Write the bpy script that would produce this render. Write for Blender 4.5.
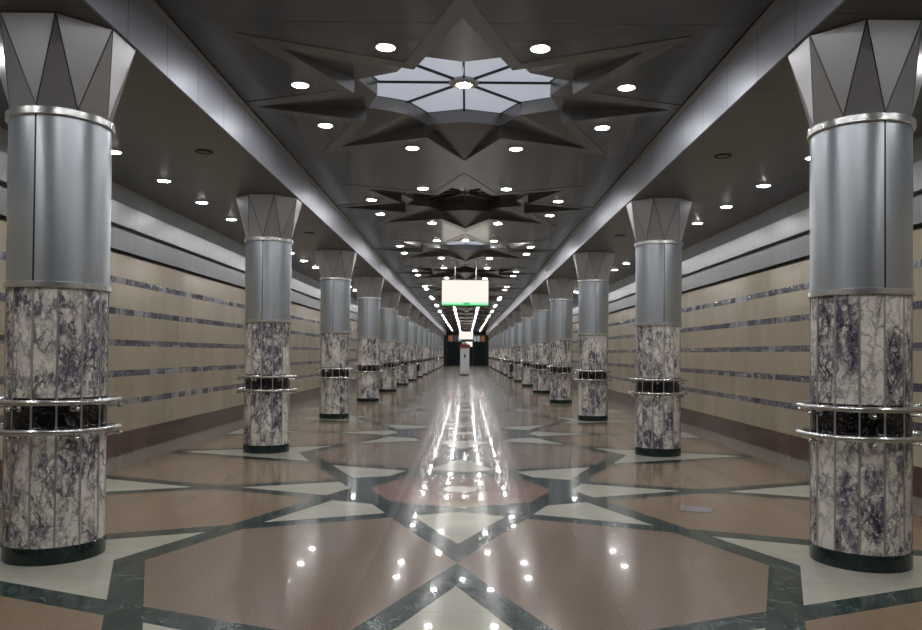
import bpy, math, random
from mathutils import Vector, Matrix
random.seed(4)
scene = bpy.context.scene
for o in list(bpy.data.objects):
    bpy.data.objects.remove(o)
COL = scene.collection
PI = math.pi

# ------------------------------------------------------------------ camera
F_PX = 760.77
cam_data = bpy.data.cameras.new('camera')
cam_data.sensor_fit = 'HORIZONTAL'
cam_data.sensor_width = 36.0
cam_data.lens = F_PX / 922 * 36.0
cam_data.shift_x = -5.61 / 922
cam_data.shift_y = 26.62 / 922
cam_data.clip_start = 0.05
cam_data.clip_end = 300
cam = bpy.data.objects.new('camera', cam_data)
COL.objects.link(cam)
cam.matrix_world = (Matrix.Translation((0.056, 0, 1.5)) @ Matrix.Rotation(PI / 2 + 0.0159, 4, 'X')
                    @ Matrix.Rotation(0.0083, 4, 'Z'))
scene.camera = cam

# ------------------------------------------------------------------ world, exposure
LAMP = 195.0            # strength of the downlight lenses
GLASS_GLOW = 0.43      # emission strength of the pale ceiling glass
SCREEN = 1.02
world = bpy.data.worlds.new('world')
scene.world = world
world.use_nodes = True
world.node_tree.nodes['Background'].inputs[0].default_value = (0.55, 0.6, 0.75, 1)
world.node_tree.nodes['Background'].inputs[1].default_value = 0.05
scene.view_settings.view_transform = 'Standard'
scene.view_settings.look = 'None'
scene.view_settings.exposure = 0.0
scene.view_settings.gamma = 1.0
scene.view_settings.use_curve_mapping = False

# ------------------------------------------------------------------ layout (metres)
S = 5.942          # bay length
Z1 = 5.64          # first pair of columns
NB = 15            # bays / pairs of columns
XC = 2.972         # column line
ZO = 8.62          # middle of the first bay
HC = 4.2975        # central ceiling
HA = 3.82          # aisle ceiling
XB = 2.49          # beam face
XW = 4.93          # side wall
YB = -9.2          # end behind the camera
YE = 95.0          # far end


# ------------------------------------------------------------------ node helpers
class NT:
    def __init__(s, name):
        s.m = bpy.data.materials.new(name)
        s.m.use_nodes = True
        s.t = s.m.node_tree
        s.b = s.t.nodes['Principled BSDF']
        s.pos = None

    def n(s, kind, **kw):
        nd = s.t.nodes.new(kind)
        for k, v in kw.items():
            setattr(nd, k, v)
        return nd

    def put(s, sock, v):
        if isinstance(v, bpy.types.NodeSocket):
            s.t.links.new(v, sock)
        elif v is not None:
            sock.default_value = v

    def math(s, op, a, b=None, c=None, clamp=False):
        nd = s.n('ShaderNodeMath', operation=op)
        nd.use_clamp = clamp
        s.put(nd.inputs[0], a)
        s.put(nd.inputs[1], b)
        s.put(nd.inputs[2], c)
        return nd.outputs[0]

    def P(s):
        if s.pos is None:
            s.pos = s.n('ShaderNodeNewGeometry')
        return s.pos.outputs['Position']

    def xyz(s, v=None):
        nd = s.n('ShaderNodeSeparateXYZ')
        s.put(nd.inputs[0], v if v is not None else s.P())
        return nd.outputs

    def comb(s, x, y, z):
        nd = s.n('ShaderNodeCombineXYZ')
        s.put(nd.inputs[0], x); s.put(nd.inputs[1], y); s.put(nd.inputs[2], z)
        return nd.outputs[0]

    def vmath(s, op, a, b=None, scale=None):
        nd = s.n('ShaderNodeVectorMath', operation=op)
        s.put(nd.inputs[0], a)
        if b is not None:
            s.put(nd.inputs[1], b)
        if scale is not None:
            s.put(nd.inputs['Scale'], scale)
        return nd.outputs[0]

    def noise(s, vec, scale, detail=3, rough=0.5, dist=0.0, color=False):
        nd = s.n('ShaderNodeTexNoise')
        s.put(nd.inputs['Vector'], vec)
        nd.inputs['Scale'].default_value = scale
        nd.inputs['Detail'].default_value = detail
        nd.inputs['Roughness'].default_value = rough
        nd.inputs['Distortion'].default_value = dist
        return nd.outputs['Color' if color else 'Fac']

    def ramp(s, fac, stops):
        nd = s.n('ShaderNodeValToRGB')
        s.put(nd.inputs[0], fac)
        e = nd.color_ramp.elements
        e[0].position, e[0].color = stops[0][0], (*stops[0][1], 1)
        e[1].position, e[1].color = stops[-1][0], (*stops[-1][1], 1)
        for p, c in stops[1:-1]:
            q = e.new(p)
            q.color = (*c, 1)
        return nd.outputs[0]

    def mix(s, fac, a, b, blend='MIX'):
        nd = s.n('ShaderNodeMix', data_type='RGBA', blend_type=blend)
        s.put(nd.inputs[0], fac)
        s.put(nd.inputs[6], a if isinstance(a, bpy.types.NodeSocket) else (*a, 1))
        s.put(nd.inputs[7], b if isinstance(b, bpy.types.NodeSocket) else (*b, 1))
        return nd.outputs[2]

    def set(s, **kw):
        names = dict(color='Base Color', metal='Metallic', rough='Roughness', coat='Coat Weight',
                     coat_rough='Coat Roughness', spec='Specular IOR Level', aniso='Anisotropic',
                     emit='Emission Color', power='Emission Strength', ior='IOR', normal='Normal')
        for k, v in kw.items():
            if isinstance(v, tuple) and len(v) == 3:
                v = (*v, 1)
            s.put(s.b.inputs[names[k]], v)
        return s.m


def plain(name, color, rough=0.5, metal=0.0, **kw):
    return NT(name).set(color=color, rough=rough, metal=metal, **kw)


def seam(nt, coord, period, phase, half):
    """1 where coord is within half of a joint line."""
    q = nt.math('SUBTRACT', coord, phase)
    q = nt.math('DIVIDE', q, period)
    q = nt.math('FRACT', q)
    q = nt.math('SUBTRACT', q, 0.5)
    q = nt.math('ABSOLUTE', q)
    return nt.math('GREATER_THAN', q, 0.5 - half / period)


# ------------------------------------------------------------------ materials
M = {}


def marble_color(nt, vec, isl=None, light=(0.76, 0.72, 0.655), mid=(0.125, 0.115, 0.165), dark=(0.022, 0.018, 0.04)):
    if isl is not None:
        off = nt.math('MULTIPLY', isl, 37.0)
        vec = nt.vmath('ADD', vec, nt.comb(off, off, off))
    w = nt.noise(vec, 9.0, 4, 0.65, color=True)
    w = nt.vmath('SUBTRACT', w, (0.5, 0.5, 0.5))
    w = nt.vmath('SCALE', w, scale=0.13)
    v2 = nt.vmath('ADD', vec, w)
    mp = nt.n('ShaderNodeMapping')
    nt.put(mp.inputs['Vector'], v2)
    mp.inputs['Rotation'].default_value = (0.55, 0.45, 0.3)
    mp.inputs['Scale'].default_value = (1.0, 1.0, 0.42)
    v3 = mp.outputs[0]
    big = nt.noise(vec, 1.3, 2)
    big = nt.math('MULTIPLY_ADD', big, 4.5, -1.45, clamp=True)      # where the stone is heavily veined

    def crack(vv, scale, width):
        nd = nt.n('ShaderNodeTexVoronoi', feature='DISTANCE_TO_EDGE')
        nt.put(nd.inputs['Vector'], vv)
        nd.inputs['Scale'].default_value = scale
        return nt.math('SUBTRACT', 1.0, nt.math('DIVIDE', nd.outputs['Distance'], width), clamp=True)
    va = crack(v3, 11.0, 0.09)
    vb = crack(v3, 27.0, 0.2)
    cl = nt.noise(v3, 17.0, 6, 0.75, 0.2)
    th = nt.math('MULTIPLY_ADD', big, 1.45, -4.6)
    cl = nt.math('MULTIPLY_ADD', cl, 7.5, th, clamp=True)
    n2 = nt.noise(v2, 6.0, 3)
    n2 = nt.math('MULTIPLY_ADD', n2, 4.0, -1.5, clamp=True)
    c = nt.mix(nt.math('MULTIPLY', cl, 0.95), light, mid)
    vb = nt.math('MULTIPLY', nt.math('MULTIPLY', vb, n2), nt.math('MULTIPLY_ADD', big, 0.8, 0.15))
    c = nt.mix(vb, c, dark)
    va = nt.math('MULTIPLY', va, nt.math('MULTIPLY_ADD', big, 0.35, 0.65))
    va = nt.math('MULTIPLY', va, nt.math('MULTIPLY_ADD', n2, 0.6, 0.4))
    c = nt.mix(va, c, dark)
    dk = nt.noise(v3, 6.0, 6, 0.7)
    dk = nt.math('MULTIPLY', nt.math('MULTIPLY_ADD', dk, 7.0, -4.1, clamp=True), big)
    c = nt.mix(nt.math('MULTIPLY', dk, 0.75), c, dark)
    return c


def mat_marble():
    nt = NT('veined white marble')
    c = marble_color(nt, nt.P(), nt.n('ShaderNodeNewGeometry').outputs['Random Per Island'])
    return nt.set(color=c, rough=0.16)


def mat_black_marble():
    nt = NT('black marble')
    a = nt.noise(nt.P(), 7.0, 4, 0.6, 1.5)
    a = nt.math('ABSOLUTE', nt.math('SUBTRACT', a, 0.5))
    a = nt.math('SUBTRACT', 1.0, nt.math('DIVIDE', a, 0.008), clamp=True)
    return nt.set(color=nt.mix(nt.math('MULTIPLY', a, 0.5), (0.006, 0.006, 0.007), (0.4, 0.4, 0.4)), rough=0.1)


def green_color(nt, vec):
    a = nt.noise(vec, 3.6, 6, 0.62, 1.8)
    a = nt.math('ABSOLUTE', nt.math('SUBTRACT', a, 0.5))
    a = nt.math('SUBTRACT', 1.0, nt.math('DIVIDE', a, 0.02), clamp=True)
    m = nt.noise(vec, 5.0, 3)
    m = nt.math('MULTIPLY_ADD', m, 3.5, -1.3, clamp=True)
    a = nt.math('MULTIPLY', a, nt.math('MULTIPLY', m, 0.6))
    base = nt.mix(nt.noise(vec, 8.0, 4), (0.004, 0.015, 0.015), (0.018, 0.043, 0.042))
    return nt.mix(a, base, (0.22, 0.29, 0.27))


def mat_green():
    nt = NT('dark green marble')
    c = nt.mix(0.7, green_color(nt, nt.P()), (0.006, 0.016, 0.014))
    return nt.set(color=c, rough=0.15)


def mat_floor():
    nt = NT('polished stone inlay floor')
    X, Y, Z = nt.xyz()[0:3]
    ax = nt.math('ABSOLUTE', X)
    q = nt.math('DIVIDE', nt.math('SUBTRACT', Y, ZO - 0.17 - S / 2), S)
    q = nt.math('SUBTRACT', nt.math('FRACT', q), 0.5)
    ay = nt.math('MULTIPLY', nt.math('ABSOLUTE', q), S)
    k = S / 5.94
    D = 1.033 * k
    HWD = 0.1035 * k
    A, B = math.cos(PI / 8), math.sin(PI / 8)
    es = []
    for (p, r, ab) in ((A, B, False), (B, A, False), (A, -B, False), (B, -A, True)):
        e = nt.math('ADD', nt.math('MULTIPLY', ax, p), nt.math('MULTIPLY', ay, r))
        if ab:
            e = nt.math('ABSOLUTE', e)
        es.append(e)
    band = None
    cnt = None
    for e in es:
        b = nt.math('LESS_THAN', nt.math('ABSOLUTE', nt.math('SUBTRACT', e, D)), HWD)
        g = nt.math('GREATER_THAN', e, D)
        band = b if band is None else nt.math('MAXIMUM', band, b)
        cnt = g if cnt is None else nt.math('ADD', cnt, g)
    is1 = nt.math('COMPARE', cnt, 1.0, 0.1)
    is0 = nt.math('COMPARE', cnt, 0.0, 0.1)
    is3 = nt.math('COMPARE', cnt, 3.0, 0.1)
    band = nt.math('MAXIMUM', band, is1)
    disc = nt.math('LESS_THAN', nt.math('ADD', nt.math('MULTIPLY', ax, ax), nt.math('MULTIPLY', ay, ay)), 0.034)
    # granite: speckled pink-brown
    sp = nt.noise(nt.P(), 120.0, 2, 0.8)
    sp = nt.math('MULTIPLY_ADD', sp, 3.4, -1.2, clamp=True)
    lo = nt.noise(nt.P(), 0.9, 3)
    gr = nt.mix(sp, (0.10, 0.073, 0.056), (0.29, 0.222, 0.172))
    gt = nt.mix(sp, (0.135, 0.098, 0.064), (0.30, 0.226, 0.152))
    aisle = nt.math('GREATER_THAN', ax, ay)
    g = nt.mix(aisle, gr, gt)
    g = nt.mix(is0, g, nt.mix(sp, (0.15, 0.085, 0.072), (0.30, 0.18, 0.155)))
    g = nt.mix(nt.math('MULTIPLY', lo, 0.35), g, (0.17, 0.11, 0.075))
    js = nt.math('MAXIMUM', seam(nt, Y, 1.4, 0.37, 0.0022), seam(nt, nt.math('ADD', X, 0.6), 1.55, 0.0, 0.0022))
    # white stone
    wn = nt.noise(nt.P(), 2.3, 4, 0.6, 0.8)
    wh = nt.mix(wn, (0.32, 0.312, 0.262), (0.45, 0.442, 0.378))
    jw = nt.math('MAXIMUM', seam(nt, Y, 0.62, 0.1, 0.003), 0.0)
    wh = nt.mix(nt.math('MULTIPLY', jw, 0.5), wh, (0.15, 0.15, 0.13))
    g = nt.mix(nt.math('MULTIPLY', js, 0.35), g, (0.06, 0.04, 0.03))
    c = nt.mix(is3, wh, g)
    c = nt.mix(is0, c, g)
    c = nt.mix(disc, c, (0.5, 0.5, 0.45))
    c = nt.mix(band, c, green_color(nt, nt.P()))
    # pale grey strip along the walls
    edge = nt.math('GREATER_THAN', ax, 4.33)
    bc = nt.mix(nt.noise(nt.P(), 3.0, 4), (0.17, 0.155, 0.13), (0.24, 0.22, 0.19))
    ln = nt.math('LESS_THAN', nt.math('ABSOLUTE', nt.math('SUBTRACT', ax, 4.34)), 0.012)
    bc = nt.mix(ln, bc, (0.08, 0.07, 0.06))
    c = nt.mix(edge, c, bc)
    rn = nt.noise(nt.P(), 1.7, 4)
    r = nt.math('MULTIPLY_ADD', rn, 0.03, 0.04)
    bump = nt.n('ShaderNodeBump')
    bump.inputs['Strength'].default_value = 0.02
    bump.inputs['Distance'].default_value = 0.02
    nt.put(bump.inputs['Height'], nt.noise(nt.P(), 1.3, 2))
    return nt.set(color=c, rough=nt.math('ADD', r, 0.12), spec=0.13, coat=0.24, coat_rough=0.03, normal=bump.outputs[0])


def mat_ceiling(name, base, period, phase, rough=0.2, metal=0.55):
    nt = NT(name)
    X, Y, Z = nt.xyz()[0:3]
    s1 = seam(nt, Y, period, phase, 0.005)
    c = nt.mix(s1, base, (0.012, 0.012, 0.012))
    nn = nt.noise(nt.P(), 1.2, 2)
    r = nt.math('MULTIPLY_ADD', nn, 0.08, rough - 0.04)
    return nt.set(color=c, rough=r, metal=metal)


def mat_wall():
    nt = NT('beige stone wall with marble stripes')
    X, Y, Z = nt.xyz()[0:3]
    v = nt.comb(X, nt.math('MULTIPLY', Y, 1.0), nt.math('MULTIPLY', Z, 0.35))
    t = nt.math('FLOOR', nt.math('DIVIDE', Y, 0.6))
    tr = nt.n('ShaderNodeTexWhiteNoise', noise_dimensions='2D')
    nt.put(tr.inputs['Vector'], nt.comb(t, nt.math('FLOOR', nt.math('DIVIDE', nt.math('SUBTRACT', Z, 0.31), 0.44)), 0.0))
    n1 = nt.noise(v, 2.5, 5, 0.6)
    f = nt.math('ADD', nt.math('MULTIPLY', n1, 0.7), nt.math('MULTIPLY', tr.outputs[0], 0.3))
    c = nt.mix(f, (0.255, 0.215, 0.155), (0.44, 0.385, 0.295))
    jt = seam(nt, Y, 0.6, 0.0, 0.002)
    c = nt.mix(nt.math('MULTIPLY', jt, 0.35), c, (0.15, 0.12, 0.09))
    # stripes
    st = None
    for z0 in (0.754, 1.174, 1.615, 2.065, 2.51):
        b = nt.math('LESS_THAN', nt.math('ABSOLUTE', nt.math('SUBTRACT', Z, z0)), 0.046)
        st = b if st is None else nt.math('MAXIMUM', st, b)
    tv = nt.math('FLOOR', nt.math('DIVIDE', Y, 0.3))
    tn = nt.n('ShaderNodeTexWhiteNoise', noise_dimensions='2D')
    nt.put(tn.inputs['Vector'], nt.comb(tv, nt.math('FLOOR', nt.math('MULTIPLY', Z, 2.5)), 0.0))
    sc = marble_color(nt, nt.vmath('ADD', nt.P(), nt.comb(0.0, nt.math('MULTIPLY', tn.outputs[0], 9.0), 0.0)), None,
                      (0.36, 0.355, 0.36), (0.10, 0.095, 0.14), (0.015, 0.013, 0.03))
    sc = nt.mix(nt.math('MULTIPLY', tn.outputs[0], 0.85), sc, (0.04, 0.035, 0.06))
    c = nt.mix(st, c, sc)
    r = nt.mix(st, (0.16,) * 3, (0.035,) * 3)
    bump = nt.n('ShaderNodeBump')
    bump.inputs['Strength'].default_value = 0.1
    bump.inputs['Distance'].default_value = 0.02
    nt.put(bump.inputs['Height'], nt.math('MULTIPLY', nt.noise(nt.P(), 7.0, 2), nt.math('MULTIPLY_ADD', st, 14.0, 0.6)))
    return nt.set(color=c, rough=r, normal=bump.outputs[0])


def mat_baseboard():
    nt = NT('brown marble skirting')
    X, Y, Z = nt.xyz()[0:3]
    n = nt.noise(nt.P(), 4.0, 5, 0.65, 0.7)
    t = nt.n('ShaderNodeTexWhiteNoise', noise_dimensions='1D')
    nt.put(t.inputs['W'], nt.math('FLOOR', nt.math('DIVIDE', Y, 0.6)))
    f = nt.math('ADD', nt.math('MULTIPLY', n, 0.75), nt.math('MULTIPLY', t.outputs[0], 0.25))
    c = nt.mix(f, (0.035, 0.017, 0.015), (0.115, 0.065, 0.055))
    c = nt.mix(nt.math('MULTIPLY', seam(nt, Y, 0.6, 0.0, 0.003), 0.7), c, (0.01, 0.008, 0.008))
    return nt.set(color=c, rough=0.2)


def mat_band():
    nt = NT('pale grey metal wall cladding')
    X, Y, Z = nt.xyz()[0:3]
    c = nt.mix(seam(nt, Y, 0.743, 0.2, 0.004), (0.18, 0.188, 0.20), (0.05, 0.05, 0.055))
    return nt.set(color=c, rough=0.32, metal=0.25)


def mat_beam():
    nt = NT('brushed metal beam cladding')
    X, Y, Z = nt.xyz()[0:3]
    c = nt.mix(seam(nt, Y, S / 8, Z1, 0.004), (0.33, 0.35, 0.40), (0.02, 0.02, 0.02))
    return nt.set(color=c, rough=0.42, metal=0.6)


def mat_brushed(name, base, rough):
    nt = NT(name)
    X, Y, Z = nt.xyz()[0:3]
    n = nt.noise(nt.comb(nt.math('MULTIPLY', X, 60.0), nt.math('MULTIPLY', Y, 60.0), nt.math('MULTIPLY', Z, 0.8)), 1.0, 2)
    r = nt.math('MULTIPLY_ADD', n, 0.10, rough - 0.05)
    return nt.set(color=base, rough=r, metal=0.92)


M['floor'] = mat_floor()
M['marble'] = mat_marble()
M['black_marble'] = mat_black_marble()
M['green'] = mat_green()
M['ceiling'] = mat_ceiling('dark grey metal ceiling panels', (0.135, 0.138, 0.152), S / 8, ZO, 0.17, 0.5)
M['aisle_ceiling'] = mat_ceiling('dark grey aisle ceiling panels', (0.135, 0.128, 0.122), S / 4, 9.56, 0.3, 0.35)
M['coffer'] = plain('dark grey coffer metal', (0.17, 0.167, 0.168), 0.24, 0.55)
M['coffer_trim'] = plain('grey metal coffer trim', (0.2, 0.195, 0.19), 0.26, 0.55)
M['beam'] = mat_beam()
M['moulding'] = plain('pale metal moulding', (0.42, 0.40, 0.37), 0.3, 0.6)
M['wall'] = mat_wall()
M['baseboard'] = mat_baseboard()
M['band'] = mat_band()
M['groove'] = plain('brown grey recessed joint', (0.09, 0.083, 0.08), 0.5)
M['gap'] = plain('near-black joint', (0.012, 0.012, 0.013), 0.6)  # near-black colour for column core, ceiling backing and far wall
M['sleeve'] = mat_brushed('brushed aluminium sleeve', (0.46, 0.50, 0.54), 0.34)
M['collar'] = plain('satin aluminium ring', (0.66, 0.67, 0.66), 0.26, 0.9)
M['capital'] = plain('satin grey capital panel', (0.46, 0.46, 0.475), 0.3, 0.7)
M['capital_dark'] = plain('black joint behind panels', (0.01, 0.01, 0.011), 0.5)
M['chrome'] = plain('polished steel rail', (0.66, 0.66, 0.65), 0.2, 1.0)
M['strip'] = plain('steel strip between panels', (0.5, 0.5, 0.51), 0.3, 0.7)
M['lens'] = plain('lit downlight lens', (0.9, 0.9, 0.9), 0.5, emit=(1.0, 0.985, 0.975), power=LAMP)
M['lamp_ring'] = plain('white downlight ring', (0.6, 0.6, 0.58), 0.4)
M['speaker'] = plain('dark speaker grille', (0.02, 0.019, 0.018), 0.6)
M['black'] = plain('black plastic', (0.008, 0.008, 0.009), 0.35)
M['white_metal'] = plain('white painted steel', (0.62, 0.63, 0.66), 0.35)
M['red'] = plain('dark red enamel', (0.20, 0.015, 0.03), 0.35)
M['brown'] = plain('dark brown plinth', (0.05, 0.03, 0.022), 0.4)
M['hatch'] = plain('grey steel floor plate', (0.30, 0.30, 0.33), 0.3, 0.5)
M['dark_glass'] = plain('dark green tinted partition', (0.003, 0.007, 0.008), 0.4, spec=0.15)
M['screen'] = plain('lit screen', (0.0, 0.0, 0.0), 0.3, emit=(1.0, 0.90, 0.80), power=SCREEN)
M['screen_blue'] = plain('lit screen edge', (0.0, 0.0, 0.0), 0.3, emit=(0.62, 0.72, 1.0), power=SCREEN)
M['screen_green'] = plain('green strip on screen', (0.0, 0.0, 0.0), 0.3, emit=(0.05, 0.62, 0.16), power=0.9)
M['screen_mint'] = plain('pale green strip on screen', (0.0, 0.0, 0.0), 0.3, emit=(0.45, 0.95, 0.6), power=1.0)
M['poster_orange'] = plain('orange poster', (0.5, 0.16, 0.06), 0.4)
M['poster_pale'] = plain('pale poster', (0.4, 0.5, 0.5), 0.4)
M['poster_dark'] = plain('dark poster', (0.05, 0.06, 0.08), 0.4)


def mat_glass():
    nt = NT('frosted ceiling glass')
    return nt.set(color=(0.42, 0.44, 0.52), rough=0.12, emit=(0.80, 0.86, 1.0), power=GLASS_GLOW)


M['glass'] = mat_glass()
M['dark_petal'] = plain('dark polished coffer petal', (0.13, 0.13, 0.14), 0.09, 0.8)


# ------------------------------------------------------------------ mesh helpers
class MB:
    def __init__(s):
        s.v, s.f, s.mi, s.sm = [], [], [], []

    def add(s, vs, fs, mi=0, smooth=False):
        o = len(s.v)
        s.v += [tuple(p) for p in vs]
        for f in fs:
            s.f.append([o + i for i in f])
            s.mi.append(mi)
            s.sm.append(smooth)

    def box(s, x0, x1, y0, y1, z0, z1, mi=0):
        vs = [(x, y, z) for z in (z0, z1) for y in (y0, y1) for x in (x0, x1)]
        s.add(vs, [(0, 2, 3, 1), (4, 5, 7, 6), (0, 1, 5, 4), (2, 6, 7, 3), (0, 4, 6, 2), (1, 3, 7, 5)], mi)

    def lathe(s, prof, n=64, mi=0, smooth=True, cx=0, cy=0, caps=True):
        # every step of the profile keeps its own vertices, so edges stay crisp
        for j in range(len(prof) - 1):
            s._lathe(prof[j:j + 2], n, mi, smooth, cx, cy)
        if caps:
            for (r, z), rev in ((prof[0], True), (prof[-1], False)):
                vs = [(cx + r * math.sin(2 * PI * i / n), cy - r * math.cos(2 * PI * i / n), z) for i in range(n)]
                s.add(vs, [tuple(range(n))[::-1] if rev else tuple(range(n))], mi)

    def _lathe(s, prof, n=64, mi=0, smooth=True, cx=0, cy=0, caps=False):
        vs = []
        for (r, z) in prof:
            for i in range(n):
                a = 2 * PI * i / n
                vs.append((cx + r * math.sin(a), cy - r * math.cos(a), z))
        fs = []
        for j in range(len(prof) - 1):
            for i in range(n):
                k = (i + 1) % n
                fs.append((j * n + i, j * n + k, (j + 1) * n + k, (j + 1) * n + i))
        s.add(vs, fs, mi, smooth)
        if caps:
            s.add(vs[:n], [tuple(range(n))[::-1]], mi)
            s.add(vs[-n:], [tuple(range(n))], mi)

    def torus(s, R, r, z, n=72, m=12, mi=0, a0=0, a1=2 * PI):
        full = abs(a1 - a0 - 2 * PI) < 1e-6
        cnt = n if full else n + 1
        vs = []
        for i in range(cnt):
            a = a0 + (a1 - a0) * i / n
            for j in range(m):
                b = 2 * PI * j / m
                q = R + r * math.cos(b)
                vs.append((q * math.sin(a), -q * math.cos(a), z + r * math.sin(b)))
        fs = []
        for i in range(n):
            k = (i + 1) % cnt
            for j in range(m):
                l = (j + 1) % m
                fs.append((i * m + j, k * m + j, k * m + l, i * m + l))
        s.add(vs, fs, mi, True)
        if not full:
            s.add(vs[:m], [tuple(range(m))[::-1]], mi)
            s.add(vs[-m:], [tuple(range(m))], mi)

    def tube(s, a, b, r, n=10, mi=0, r2=None):
        a, b = Vector(a), Vector(b)
        d = (b - a).normalized()
        u = d.orthogonal().normalized()
        w = d.cross(u)
        r2 = r if r2 is None else r2
        vs = [a + (u * math.cos(t) + w * math.sin(t)) * r for t in [2 * PI * i / n for i in range(n)]]
        vs += [b + (u * math.cos(t) + w * math.sin(t)) * r2 for t in [2 * PI * i / n for i in range(n)]]
        s.add(vs, [(i, (i + 1) % n, n + (i + 1) % n, n + i) for i in range(n)], mi, True)
        s.add(vs[:n], [tuple(range(n))[::-1]], mi)
        s.add(vs[n:], [tuple(range(n))], mi)

    def ball(s, c, r, n=12, m=8, mi=0):
        vs, fs = [], []
        for j in range(m + 1):
            t = PI * j / m
            for i in range(n):
                a = 2 * PI * i / n
                vs.append((c[0] + r * math.sin(t) * math.cos(a), c[1] + r * math.sin(t) * math.sin(a), c[2] + r * math.cos(t)))
        for j in range(m):
            for i in range(n):
                k = (i + 1) % n
                fs.append((j * n + i, (j + 1) * n + i, (j + 1) * n + k, j * n + k))
        s.add(vs, fs, mi, True)

    def slab(s, poly, thick, mi=0):
        """a flat polygon given thickness against its normal"""
        poly = [Vector(p) for p in poly]
        n = len(poly)
        nrm = Vector((0, 0, 0))
        for i in range(n):
            nrm += poly[i].cross(poly[(i + 1) % n])
        nrm.normalize()
        vs = poly + [p - nrm * thick for p in poly]
        fs = [tuple(range(n)), tuple(range(n, 2 * n))[::-1]]
        fs += [(i, n + i, n + (i + 1) % n, (i + 1) % n) for i in range(n)]
        s.add(vs, fs, mi)

    def build(s, name, mats, parent=None, loc=None):
        me = bpy.data.meshes.new(name)
        me.from_pydata(s.v, [], s.f)
        if not isinstance(mats, (list, tuple)):
            mats = [mats]
        for m in mats:
            me.materials.append(m)
        me.polygons.foreach_set('material_index', s.mi)
        me.polygons.foreach_set('use_smooth', s.sm)
        me.update()
        o = bpy.data.objects.new(name, me)
        COL.objects.link(o)
        if parent is not None:
            o.parent = parent
        if loc:
            o.location = loc
        return o


def tag(o, label=None, cat=None, group=None, kind=None):
    if label: o['label'] = label
    if cat:
        o['category'] = cat
        o['kind'] = 'thing'
    if group: o['group'] = group
    if kind: o['kind'] = kind
    return o


def empty(name, loc=(0, 0, 0)):
    o = bpy.data.objects.new(name, None)
    o.empty_display_size = 0.2
    COL.objects.link(o)
    o.location = loc
    return o


KIDS = {}


def copy_tree(o, parent=None):
    c = o.copy()
    COL.objects.link(c)
    if parent is not None:
        c.parent = parent
    for ch in KIDS_OF(o):
        copy_tree(ch, c)
    return c


def KIDS_OF(o):
    if o.name not in KIDS:
        KIDS[o.name] = [x for x in bpy.data.objects if x.parent == o]
    return KIDS[o.name]


ORD = ['nearest', 'second', 'third', 'fourth', 'fifth', 'sixth', 'seventh', 'eighth', 'ninth', 'tenth',
       'eleventh', 'twelfth', 'thirteenth', 'fourteenth', 'fifteenth']

# ------------------------------------------------------------------ large structure
b = MB(); b.box(-XW - 0.3, XW + 0.3, YB, YE + 0.5, -0.2, 0.0)
tag(b.build('floor', M['floor']), kind='structure')

# side walls: one profile swept along the hall
for side, sg in (('left', -1), ('right', 1)):
    b = MB()
    x0, x1 = sorted((sg * XW, sg * (XW + 0.3)))
    b.box(x0, x1, YB, YE, 0, 2.885)
    tag(b.build('wall_' + side, M['wall']), kind='structure')
    b = MB()
    x0, x1 = sorted((sg * (XW - 0.022), sg * XW))
    b.box(x0, x1, YB, YE, 0, 0.325)
    tag(b.build('baseboard_' + side, M['baseboard']), kind='structure')
    # upper cladding profile (x, z, material)
    prof = [(XW + 0.07, 2.885), (XW + 0.07, 2.94), (XW - 0.03, 2.94), (XW - 0.03, 3.235), (XW + 0.04, 3.245), (XW + 0.04, 3.295),
            (XW - 0.03, 3.30), (XW - 0.03, 3.61), (XW - 0.12, HA), (XW + 0.3, HA), (XW + 0.3, 2.885)]
    mi = [1, 1, 0, 0, 1, 0, 0, 0, 0, 0, 0]
    b = MB()
    n = len(prof)
    vs = [(sg * x, YB, z) for x, z in prof] + [(sg * x, YE, z) for x, z in prof]
    for i in range(n):
        k = (i + 1) % n
        b.add([vs[i], vs[k], vs[n + k], vs[n + i]], [(0, 1, 2, 3) if sg < 0 else (3, 2, 1, 0)], mi[i])
    tag(b.build('trim_1' if sg < 0 else 'trim_2', [M['band'], M['groove']]), kind='structure')
    # aisle ceiling
    b = MB()
    x0, x1 = sorted((sg * (XB + 0.02), sg * (XW + 0.3)))
    b.box(x0, x1, YB, YE, HA, HA + 0.03)
    tag(b.build('ceiling', M['aisle_ceiling']), kind='structure')
    # beam face between aisle and nave ceiling, with its moulding
    b = MB()
    x0, x1 = sorted((sg * XB, sg * (XB + 0.02)))
    b.box(x0, x1, YB, YE, HA, HC)
    tag(b.build('trim_3' if sg < 0 else 'trim_4', M['beam']), kind='structure')
    b = MB()
    x0, x1 = sorted((sg * (XB - 0.045), sg * XB))
    b.box(x0, x1, YB, YE, HC - 0.045, HC - 0.012)
    tag(b.build('trim_5' if sg < 0 else 'trim_6', M['moulding']), kind='structure')

# end walls
b = MB(); b.box(-XW - 0.3, XW + 0.3, YE, YE + 0.3, 0, HC + 0.6)
tag(b.build('wall_back', M['gap']), kind='structure')
b = MB(); b.box(-XW - 0.3, XW + 0.3, YB - 0.3, YB, 0, HC + 0.6)
tag(b.build('wall_front', M['wall']), kind='structure')

# nave ceiling with star-shaped openings
RT, RN = 2.35, 1.27       # opening: points and notches
GT, GN = 0.985, 1.235     # glass outline at 45k and 22.5+45k
ZP, ZG = 4.445, 4.60      # top of the pockets, glass level


def star(rt, rn, z, cy=0.0):
    return [Vector(((rt if i % 2 == 0 else rn) * math.cos(i * PI / 8), cy + (rt if i % 2 == 0 else rn) * math.sin(i * PI / 8), z))
            for i in range(16)]


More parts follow.
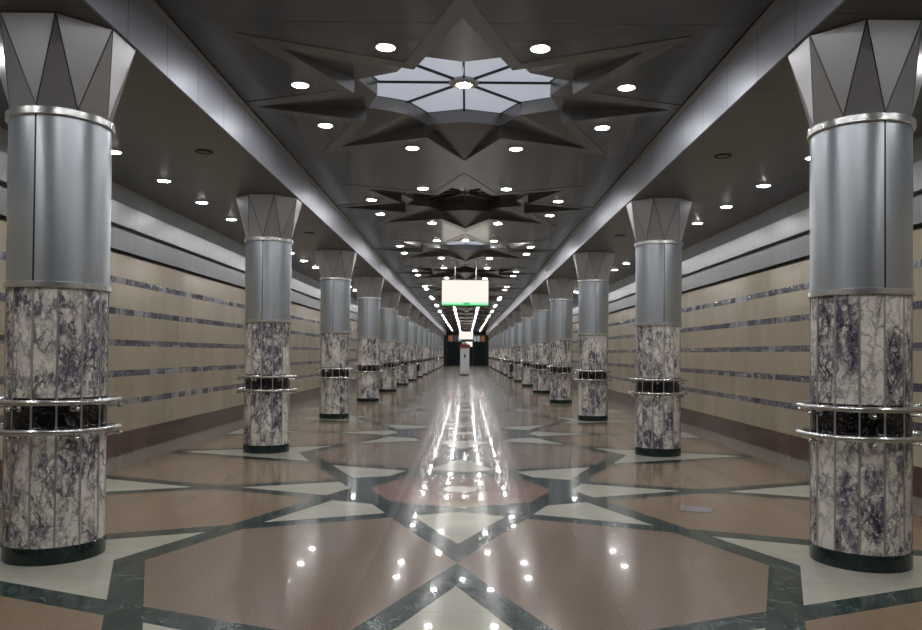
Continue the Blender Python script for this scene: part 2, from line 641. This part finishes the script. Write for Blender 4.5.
def rect_hit(a, hx, hy):
    c, s = math.cos(a), math.sin(a)
    t = min(hx / abs(c) if abs(c) > 1e-9 else 1e9, hy / abs(s) if abs(s) > 1e-9 else 1e9)
    return Vector((c * t, s * t, 0))


hx, hy = XB, S / 2
b = MB()
ca = math.atan2(hy, hx)
corners = [ca, PI - ca, PI + ca, 2 * PI - ca]
for k in range(-2, NB):
    cy = ZO + k * S
    if k == -2 and cy - hy < YB - 0.6:
        pass
    st = star(RT, RN, HC, cy)
    for i in range(16):
        j = (i + 1) % 16
        a0, a1 = i * PI / 8, (i + 1) * PI / 8
        poly = [st[i], rect_hit(a0, hx, hy) + Vector((0, cy, HC))]
        for c in corners:
            if a0 < c < a1:
                sx = 1 if math.cos(c) > 0 else -1
                sy = 1 if math.sin(c) > 0 else -1
                poly.append(Vector((sx * hx, cy + sy * hy, HC)))
        poly += [rect_hit(a1, hx, hy) + Vector((0, cy, HC)), st[j]]
        b.add(poly[::-1], [tuple(range(len(poly)))])
yl = ZO + (NB - 0.5) * S
b.add([(-hx, yl, HC), (-hx, YE, HC), (hx, YE, HC), (hx, yl, HC)], [(0, 1, 2, 3)])
tag(b.build('ceiling', M['ceiling']), kind='structure')
b = MB(); b.box(-XB - 0.1, XB + 0.1, YB, YE, 4.72, 4.76)
tag(b.build('ceiling', M['gap']), kind='structure')


# ------------------------------------------------------------------ star coffers
def clip(poly, sx, lim):
    out = []
    n = len(poly)
    for i in range(n):
        p, q = poly[i], poly[(i + 1) % n]
        ip, iq = p.x * sx <= lim, q.x * sx <= lim
        if ip: out.append(p)
        if ip != iq:
            t = (lim - p.x * sx) / ((q.x - p.x) * sx)
            out.append(p + (q - p) * t)
    return out


def lens_mesh(r):
    m = MB()
    m.lathe([(r, -0.004), (r * 0.8, -0.009), (r * 0.3, -0.012)], 28)
    return m


def make_coffer(lit=True):
    root = empty('star_coffer')
    op, gp, gg = star(RT, RN, 0), star(GT, GN, ZP - HC), star(GT, GN, ZG - HC)
    m = MB()
    for i in range(16):
        j = (i + 1) % 16
        # vertical sides of the pocket, tapering to nothing at the point
        if i % 2 == 0:
            tip, nt_, gt = op[i], op[j], gp[j]
            m.add([tip, nt_, gt + (nt_ - gt) * Vector((1, 1, 0)) if False else Vector((nt_.x, nt_.y, ZP - HC))], [(0, 1, 2)])
        else:
            nt_, tip = op[i], op[j]
            m.add([tip, Vector((nt_.x, nt_.y, ZP - HC)), nt_], [(0, 1, 2)])
    for i in range(0, 16, 2):
        h, l = (i - 1) % 16, (i + 1) % 16
        nl = Vector((op[l].x, op[l].y, ZP - HC))
        nh = Vector((op[h].x, op[h].y, ZP - HC))
        m.add([op[i], nl, gp[i]], [(0, 1, 2)])
        m.add([op[i], gp[i], nh], [(0, 1, 2)])
        m.add([nl, gp[l], gp[i]], [(0, 1, 2)])
        m.add([nh, gp[i], gp[h]], [(0, 1, 2)])
    m.build('recess', M['coffer'], root)
    m = MB()
    for i in range(16):
        j = (i + 1) % 16
        m.add([gp[i], gp[j], gg[j], gg[i]], [(0, 1, 2, 3)])
    m.build('fascia', M['coffer_trim'], root)
    # flush border around the opening
    m = MB()
    out, inn = star(2.84, 1.46, -0.006), star(RT, RN, -0.006)
    for i in range(16):
        j = (i + 1) % 16
        e = 0.004
        tn = (inn[j] - inn[i]).normalized() * e
        poly = [inn[i] + tn, inn[j] - tn, out[j] - tn, out[i] + tn]
        poly = clip(clip(poly, 1, XB - 0.05), -1, XB - 0.05)
        if len(poly) > 2:
            poly = poly[::-1] if (poly[1] - poly[0]).cross(poly[2] - poly[0]).z > 0 else poly
            m.slab(poly, 0.006)
    m.build('trim_border', M['coffer_trim'], root)
    # glass petals
    zg = ZG - HC
    HR = 0.15
    for i in range(1, 16, 2):
        h, l = (i - 1) % 16, (i + 1) % 16
        c0 = Vector((HR * math.cos((i - 1) * PI / 8), HR * math.sin((i - 1) * PI / 8), zg))
        c1 = Vector((HR * math.cos((i + 1) * PI / 8), HR * math.sin((i + 1) * PI / 8), zg))
        quad = [c0, gg[h], gg[i], gg[l], c1]
        cen = sum(quad, Vector()) / 5
        quad = [cen + (p - cen) * 0.955 for p in quad]
        m = MB(); m.slab(quad[::-1], 0.01)
        m.build('glass_petal', M['glass'] if lit else M['dark_petal'], root)
    m = MB()
    m.slab([p + Vector((0, 0, 0.014)) for p in gg][::-1], 0.02)
    m.build('backing_frame', M['capital_dark'], root)
    for i in range(0, 16, 2):
        a = i * PI / 8
        m = MB()
        u, w = Vector((math.cos(a), math.sin(a), 0)), Vector((-math.sin(a), math.cos(a), 0)) * 0.013
        p, q = u * 0.12, u * (GT - 0.005)
        z = Vector((0, 0, zg - 0.022))
        m.slab([p + w + z, q + w + z, q - w + z, p - w + z], 0.022)
        m.build('mullion', M['capital_dark'], root)
    if not lit:
        return root
    m = MB()
    pr = [(0.175, zg - 0.004), (0.17, zg - 0.03), (0.12, zg - 0.045), (0.095, zg - 0.045)]
    m.lathe(pr, 8, smooth=False)
    m.build('hub', M['lamp_ring'], root)
    m = MB()
    m.lathe([(0.075, zg - 0.047), (0.06, zg - 0.056), (0.02, zg - 0.06)], 24)
    m.build('lamp', M['lens'], root)
    return root


cof = make_coffer()
cof_dark = make_coffer(False)
used_dark = False
for k in range(-1, NB):
    if k % 2 == 1 and k > 0:
        o = copy_tree(cof_dark) if used_dark else cof_dark
        used_dark = True
    else:
        o = cof if k == -1 else copy_tree(cof)
    o.location = (0, ZO + k * S, HC)
    if k == -1:  # unseen bay over the camera, added with its lamps for light
        lab = 'star-shaped metal ceiling coffer overhead, behind the top edge of the picture'
    elif k == 0:
        lab = 'largest star-shaped ceiling coffer with eight pale glass petals and a round lamp'
    else:
        lab = '%s star-shaped ceiling coffer from the camera, %s' % (ORD[k], 'with dark unlit petals' if k % 2 else 'with pale glass and a lamp')
    tag(o, lab, 'ceiling coffer', 'star coffers along the central ceiling')

# ------------------------------------------------------------------ downlights


def make_downlight():
    root = empty('downlight')
    m = MB()
    m.lathe([(0.098, 0.002), (0.098, -0.006), (0.084, -0.008), (0.08, -0.002)], 28, caps=False)
    m.build('ring', M['lamp_ring'], root)
    lens_mesh(0.08).build('lens', M['lens'], root)
    return root


dl = make_downlight()
first = True
CPOS = ['right rear', 'rear right', 'rear left', 'left rear', 'left front', 'front left', 'front right', 'right front']
for k in range(-1, NB):
    for i in range(8):
        a = PI / 8 + i * PI / 4
        o = dl if first else copy_tree(dl)
        first = False
        o.location = (1.846 * math.cos(a), ZO + k * S + 1.846 * math.sin(a), HC)
        if k == -1:  # out of view, added to light the near part of the hall
            lab = 'unseen lit downlight around the star coffer above the camera, added for light'
        elif k < 8:
            lab = 'round lit downlight at the %s of the %s star coffer' % (CPOS[i], ORD[k])
        else:
            lab = 'tiny lit downlight in the central ceiling beyond the eighth star coffer'
        tag(o, lab, 'ceiling light', 'downlights around the star coffers')
for sg, sd in ((-1, 'left'), (1, 'right')):
    for k in range(-1, NB):
        for i in range(4):
            y = Z1 + k * S + 0.22 + i * S / 4
            if y > YE - 1: continue
            o = copy_tree(dl)
            o.location = (sg * 4.08, y, HA)
            if k == -1:  # unseen aisle lamps, added to light the near part of the hall
                lab = 'unseen lit downlight over the %s aisle beside the camera, added for light' % sd
            elif k < 6:
                lab = 'round lit downlight over the %s aisle, %s after the %s column' % (sd, ('just', 'second', 'third', 'fourth')[i], ORD[k])
            else:
                lab = 'tiny lit downlight over the far end of the %s aisle' % sd
            tag(o, lab, 'ceiling light', 'downlights over the %s aisle' % sd)

# round dark speakers in the aisle ceilings
sp = empty('ceiling_speaker')
m = MB(); m.lathe([(0.10, 0.002), (0.10, -0.008), (0.075, -0.012), (0.07, -0.003)], 28, caps=False); m.build('rim', M['speaker'], sp)
m = MB(); m.lathe([(0.071, -0.004), (0.03, -0.008)], 24); m.build('grille', M['aisle_ceiling'], sp)
first = True
for sg, sd in ((-1, 'left'), (1, 'right')):
    for k in range(6):
        o = sp if first else copy_tree(sp)
        first = False
        o.location = (sg * 3.01, Z1 + k * S + 3.15, HA)
        tag(o, 'small dark round speaker in the %s aisle ceiling beyond the %s column' % (sd, ORD[k]),
            'speaker', 'round speakers in the aisle ceilings')

# ------------------------------------------------------------------ columns
RM, RS = 0.335, 0.341     # marble and sleeve radius
NP = 13


def rail_obj(z, root, detail=True):
    m = MB()
    m.torus(0.42, 0.021, z, 72, 12)
    for a in (-0.62, 1.4, 3.5):
        for d in (-0.05, 0.0, 0.05):
            m.torus(0.42, 0.0265, z, 2, 14, a0=a + d - 0.012, a1=a + d + 0.012)
    r = m.build('handrail', M['chrome'], root)
    if detail:
        for i in range(6):
            a = PI / 4 + i * PI / 3
            s_, c_ = math.sin(a), -math.cos(a)
            m = MB()
            m.tube((s_ * 0.33, c_ * 0.33, z - 0.045), (s_ * 0.425, c_ * 0.425, z - 0.045), 0.010)
            m.tube((s_ * 0.415, c_ * 0.415, z - 0.045), (s_ * 0.418, c_ * 0.418, z - 0.012), 0.010)
            m.tube((s_ * 0.328, c_ * 0.328, z - 0.045), (s_ * 0.345, c_ * 0.345, z - 0.045), 0.024, 14)
            m.ball((s_ * 0.43, c_ * 0.43, z - 0.045), 0.018)
            m.build('rail_bracket', M['chrome'], r)
    return r


def panel_ring(m, r, z0, z1, gap=0.006):
    for i in range(NP):
        a0 = i * 2 * PI / NP + gap / r
        a1 = (i + 1) * 2 * PI / NP - gap / r
        nseg = 6
        vs = []
        for z in (z0, z1):
            for j in range(nseg + 1):
                a = a0 + (a1 - a0) * j / nseg
                vs.append((r * math.sin(a), -r * math.cos(a), z))
        n = nseg + 1
        m.add(vs, [(j, j + 1, n + j + 1, n + j) for j in range(nseg)], 0, True)


def make_column(detail):
    root = empty('column')
    m = MB(); m.lathe([(0.342, 0.0), (0.342, 0.112), (0.335, 0.118)], 64)
    m.build('plinth', M['green'], root)
    m = MB(); m.lathe([(RM - 0.006, 0.1), (RM - 0.006, 1.95)], 48)
    m.build('core', M['gap'], root)
    m = MB(); panel_ring(m, RM, 0.115, 0.90); m.build('lower_marble_cladding', M['marble'], root)
    m = MB(); panel_ring(m, RM, 1.165, 1.942); m.build('upper_marble_cladding', M['marble'], root)
    m = MB(); panel_ring(m, RM, 0.905, 1.16); m.build('black_marble_band', M['black_marble'], root)
    m = MB()
    for i in range(NP):
        a = i * 2 * PI / NP
        u, w = Vector((math.sin(a), -math.cos(a), 0)), Vector((math.cos(a), math.sin(a), 0)) * 0.0065
        for q in (-1,):
            p0, p1 = u * (RM - 0.01), u * (RM + 0.004)
            vs = [p0 - w, p1 - w, p1 + w, p0 + w]
            vs = [v + Vector((0, 0, 0.118)) for v in vs] + [v + Vector((0, 0, 1.942)) for v in vs]
            m.add(vs, [(0, 1, 5, 4), (1, 2, 6, 5), (2, 3, 7, 6), (3, 2, 1, 0), (4, 5, 6, 7)])
    m.build('metal_strips', M['strip'], root)
    rail_obj(1.135, root, detail)
    rail_obj(0.932, root, detail)
    m = MB(); m.lathe([(RS, 1.98), (RS, 3.17)], 96); sl = m.build('metal_sleeve', M['sleeve'], root)
    for a in (0, PI):
        m = MB()
        u, w = Vector((math.sin(a), -math.cos(a), 0)), Vector((math.cos(a), math.sin(a), 0)) * 0.006
        p0, p1 = u * (RS - 0.01), u * (RS + 0.0015)
        vs = [p0 - w, p1 - w, p1 + w, p0 + w]
        vs = [v + Vector((0, 0, 1.98)) for v in vs] + [v + Vector((0, 0, 3.21)) for v in vs]
        m.add(vs, [(0, 1, 5, 4), (1, 2, 6, 5), (2, 3, 7, 6)])
        m.build('seam', M['capital_dark'], sl)
    m = MB(); m.lathe([(0.30, 1.94), (0.354, 1.941), (0.355, 1.945), (0.355, 1.982), (0.341, 1.986)], 72, caps=False)
    m.build('lower_collar', M['collar'], root)
    m = MB(); m.lathe([(0.343, 3.15), (0.360, 3.153), (0.363, 3.16), (0.363, 3.205), (0.355, 3.21), (0.30, 3.211)], 72, caps=False)
    m.build('upper_collar', M['collar'], root)
    # faceted capital: eight panels pointing down, eight pointing up
    zb, zt, rb, rt = 3.212, HA, 0.343, 0.498
    bot = [Vector((rb * math.sin(i * PI / 4), -rb * math.cos(i * PI / 4), zb)) for i in range(8)]
    top = [Vector((rt * math.sin((i + .5) * PI / 4), -rt * math.cos((i + .5) * PI / 4), zt - 0.002)) for i in range(8)]
    inb = [v * 0.985 for v in bot]
    core = MB()
    kb = [Vector((v.x * 0.978, v.y * 0.978, v.z)) for v in bot]
    kt = [Vector((v.x * 0.978, v.y * 0.978, v.z)) for v in top]
    for i in range(8):
        core.add([kb[i], kb[(i + 1) % 8], kt[i]], [(0, 1, 2)])
        core.add([kb[i], kt[i], kt[i - 1]], [(0, 1, 2)])
    core.add(kb, [tuple(range(8))[::-1]])
    core.add(kt, [tuple(range(8))])
    cap = core.build('capital', M['capital_dark'], root)
    merged = MB()
    for i in range(8):
        for tri in ([bot[i], bot[(i + 1) % 8], top[i]], [bot[i], top[i], top[i - 1]]):
            # shrink every edge inward by a fixed joint width
            c = (tri[0] * (tri[1] - tri[2]).length + tri[1] * (tri[2] - tri[0]).length + tri[2] * (tri[0] - tri[1]).length)
            per = (tri[1] - tri[2]).length + (tri[2] - tri[0]).length + (tri[0] - tri[1]).length
            c = c / per
            area = (tri[1] - tri[0]).cross(tri[2] - tri[0]).length / 2
            inr = 2 * area / per
            f = 1 - 0.0045 / inr
            t2 = [c + (p - c) * f for p in tri]
            if detail:
                m = MB(); m.slab(t2, 0.006); m.build('capital_panel', M['capital'], cap)
            else:
                merged.slab(t2, 0.006)
    if not detail:
        merged.build('capital_panels', M['capital'], cap)
    return root


colA = make_column(True)
colB = make_column(False)
usedA = usedB = False
for k in range(NB):
    for sg, sd in ((-1, 'left'), (1, 'right')):
        if k < 8:
            o = copy_tree(colA) if usedA else colA
            usedA = True
        else:
            o = copy_tree(colB) if usedB else colB
            usedB = True
        o.location = (sg * XC, Z1 + k * S, 0)
        if k == 0:
            lab = 'marble and aluminium column with steel rails, nearest on the %s' % sd
        else:
            lab = 'marble and aluminium column, %s from the camera in the %s row' % (ORD[k], sd)
        tag(o, lab, 'column', 'columns along the platform hall')

# ------------------------------------------------------------------ hanging screens


def make_screen(name_label, y, strips=True):
    root = empty('hanging_screen', (0.0, y, 0))
    W, z0, z1 = 0.715, 2.945, 3.735
    m = MB()
    m.box(-W, W, 0.0, 0.11, z0, z1)
    m.box(-W + 0.1, W - 0.1, 0.11, 0.16, z0 + 0.1, z1 - 0.1)
    m.build('housing', M['black'], root)
    m = MB(); m.box(-W + 0.012, W - 0.012, -0.006, 0.0, z0 + (0.11 if strips else 0.012), z1 - 0.012); m.build('display', M['screen'], root)
    m = MB() if strips else None
    if strips: m.box(-W + 0.012, W - 0.012, -0.006, 0.0, z0 + 0.045, z0 + 0.108)
    if strips:
        m.build('ticker_strip', M['screen_mint'], root)
        m = MB(); m.box(-W + 0.012, W - 0.012, -0.006, 0.0, z0 + 0.012, z0 + 0.043)
        m.box(-0.05, 0.14, -0.008, -0.004, z0 + 0.035, z0 + 0.10)
        m.build('green_strip', M['screen_green'], root)
    for x in (-0.31, 0.33):
        m = MB(); m.tube((x, 0.06, z1 - 0.05), (x, 0.06, HC), 0.022); m.tube((x, 0.06, HC - 0.02), (x, 0.06, HC), 0.06, 16)
        m.build('hanger_rod', M['collar'], root)
    tag(root, name_label, 'screen', 'screens hung from the central ceiling')
    return root


make_screen('large lit screen hung on two rods, nearest over the hall', 23.0)
make_screen('small bright lit screen hung far down the hall above the white pillar', 77.0, False)

# ------------------------------------------------------------------ kiosk pillar in the middle
root = empty('information_pillar', (-0.06, 52.6, 0))
m = MB(); m.box(-0.31, 0.31, -0.25, 0.25, 0.10, 1.90)
m.box(-0.29, 0.29, -0.255, -0.25, 0.16, 1.84); m.build('body', M['white_metal'], root)
m = MB(); m.box(-0.27, 0.27, -0.22, 0.22, 0.0, 0.10); m.build('plinth', M['brown'], root)
m = MB(); m.box(-0.36, 0.36, -0.30, 0.30, 1.90, 2.13); m.build('red_cap', M['red'], root)
m = MB(); m.lathe([(0.20, 2.13), (0.20, 2.26), (0.12, 2.33), (0.03, 2.36)], 24); m.build('dome', M['collar'], root)
m = MB(); m.box(-0.05, 0.05, -0.275, -0.25, 1.22, 1.47); m.build('slot', M['black'], root)
m = MB(); m.box(-0.17, 0.13, -0.262, -0.252, 1.56, 1.60); m.build('marking', M['strip'], root)
tag(root, 'white rectangular pillar with dark red cap standing mid floor', 'information pillar')

# black boxes on stands by the columns
first = None
for sg, sd in ((-1, 'left'), (1, 'right')):
    if first is None:
        root = empty('dispenser_stand')
        m = MB(); m.lathe([(0.14, 0.0), (0.14, 0.012), (0.03, 0.02)], 24); m.build('base', M['black'], root)
        m = MB(); m.tube((0, 0, 0.015), (0, 0, 0.95), 0.022); m.build('pole', M['black'], root)
        m = MB(); m.box(-0.11, 0.11, -0.09, 0.07, 0.46, 0.96); m.box(-0.09, 0.09, -0.11, -0.09, 0.55, 0.8); m.build('box', M['black'], root)
        first = root
        o = root
    else:
        o = copy_tree(first)
    o.location = (sg * 2.78 + (0.0 if sg < 0 else -0.1), 44.3, 0)
    tag(o, 'black box on a slim stand between far columns of the %s row' % sd, 'dispenser', 'black stands between the columns')

# ------------------------------------------------------------------ far end: dark partition and shop band
root = empty('end_partition', (0, YE - 0.4, 0))
m = MB(); m.box(-XB - 0.1, XB + 0.1, 0, 0.2, 0.0, 2.95); m.build('dark_panel', M['dark_glass'], root)
for x in (-2.4, -0.85, 0.85, 2.4):
    m = MB(); m.box(x - 0.04, x + 0.04, -0.03, 0.0, 0.0, 2.95); m.build('post', M['black'], root)
m = MB(); m.box(-XB - 0.1, XB + 0.1, -0.03, 0.2, 2.95, 3.05); m.build('header', M['black'], root)
tag(root, 'dark partition closing the far end of the hall', 'partition')
for i, (x0, x1, mt, w) in enumerate([(-2.2, -1.65, 'poster_orange', 'orange'), (-1.5, -1.05, 'poster_dark', 'dark'), (-0.98, -0.6, 'poster_pale', 'pale'),
                                     (0.95, 1.25, 'poster_pale', 'pale'), (1.32, 1.72, 'poster_pale', 'pale'), (1.85, 2.3, 'poster_orange', 'orange')]):
    m = MB(); m.box(x0, x1, YE - 0.46, YE - 0.3, 3.05, 3.75)
    o = m.build('poster_panel', M[mt])
    tag(o, '%s panel above the far dark partition, %s of the bright screen%s' % (w, 'left' if x0 < 0 else 'right', ', inner one' if i == 3 else ', outer one' if i == 4 else ''), 'poster', 'panels above the end partition')
root = empty('wall_screen', (0.3, YE - 0.51, 0))
m = MB(); m.box(-0.65, 0.5, 0.0, 0.08, 2.35, 3.02); m.build('housing', M['black'], root)
m = MB(); m.box(-0.62, 0.47, -0.006, 0.0, 2.38, 2.99); m.build('display', M['screen'], root)
tag(root, 'small lit screen at the end wall, directly behind the white pillar', 'screen')

# ------------------------------------------------------------------ floor plate
m = MB(); m.slab([(2.12, 7.37, 0.004), (2.40, 7.28, 0.004), (2.50, 7.50, 0.004), (2.22, 7.60, 0.004)], 0.004)
tag(m.build('floor_plate', M['hatch']), 'small grey steel plate set in the brown granite right of centre', 'floor plate')
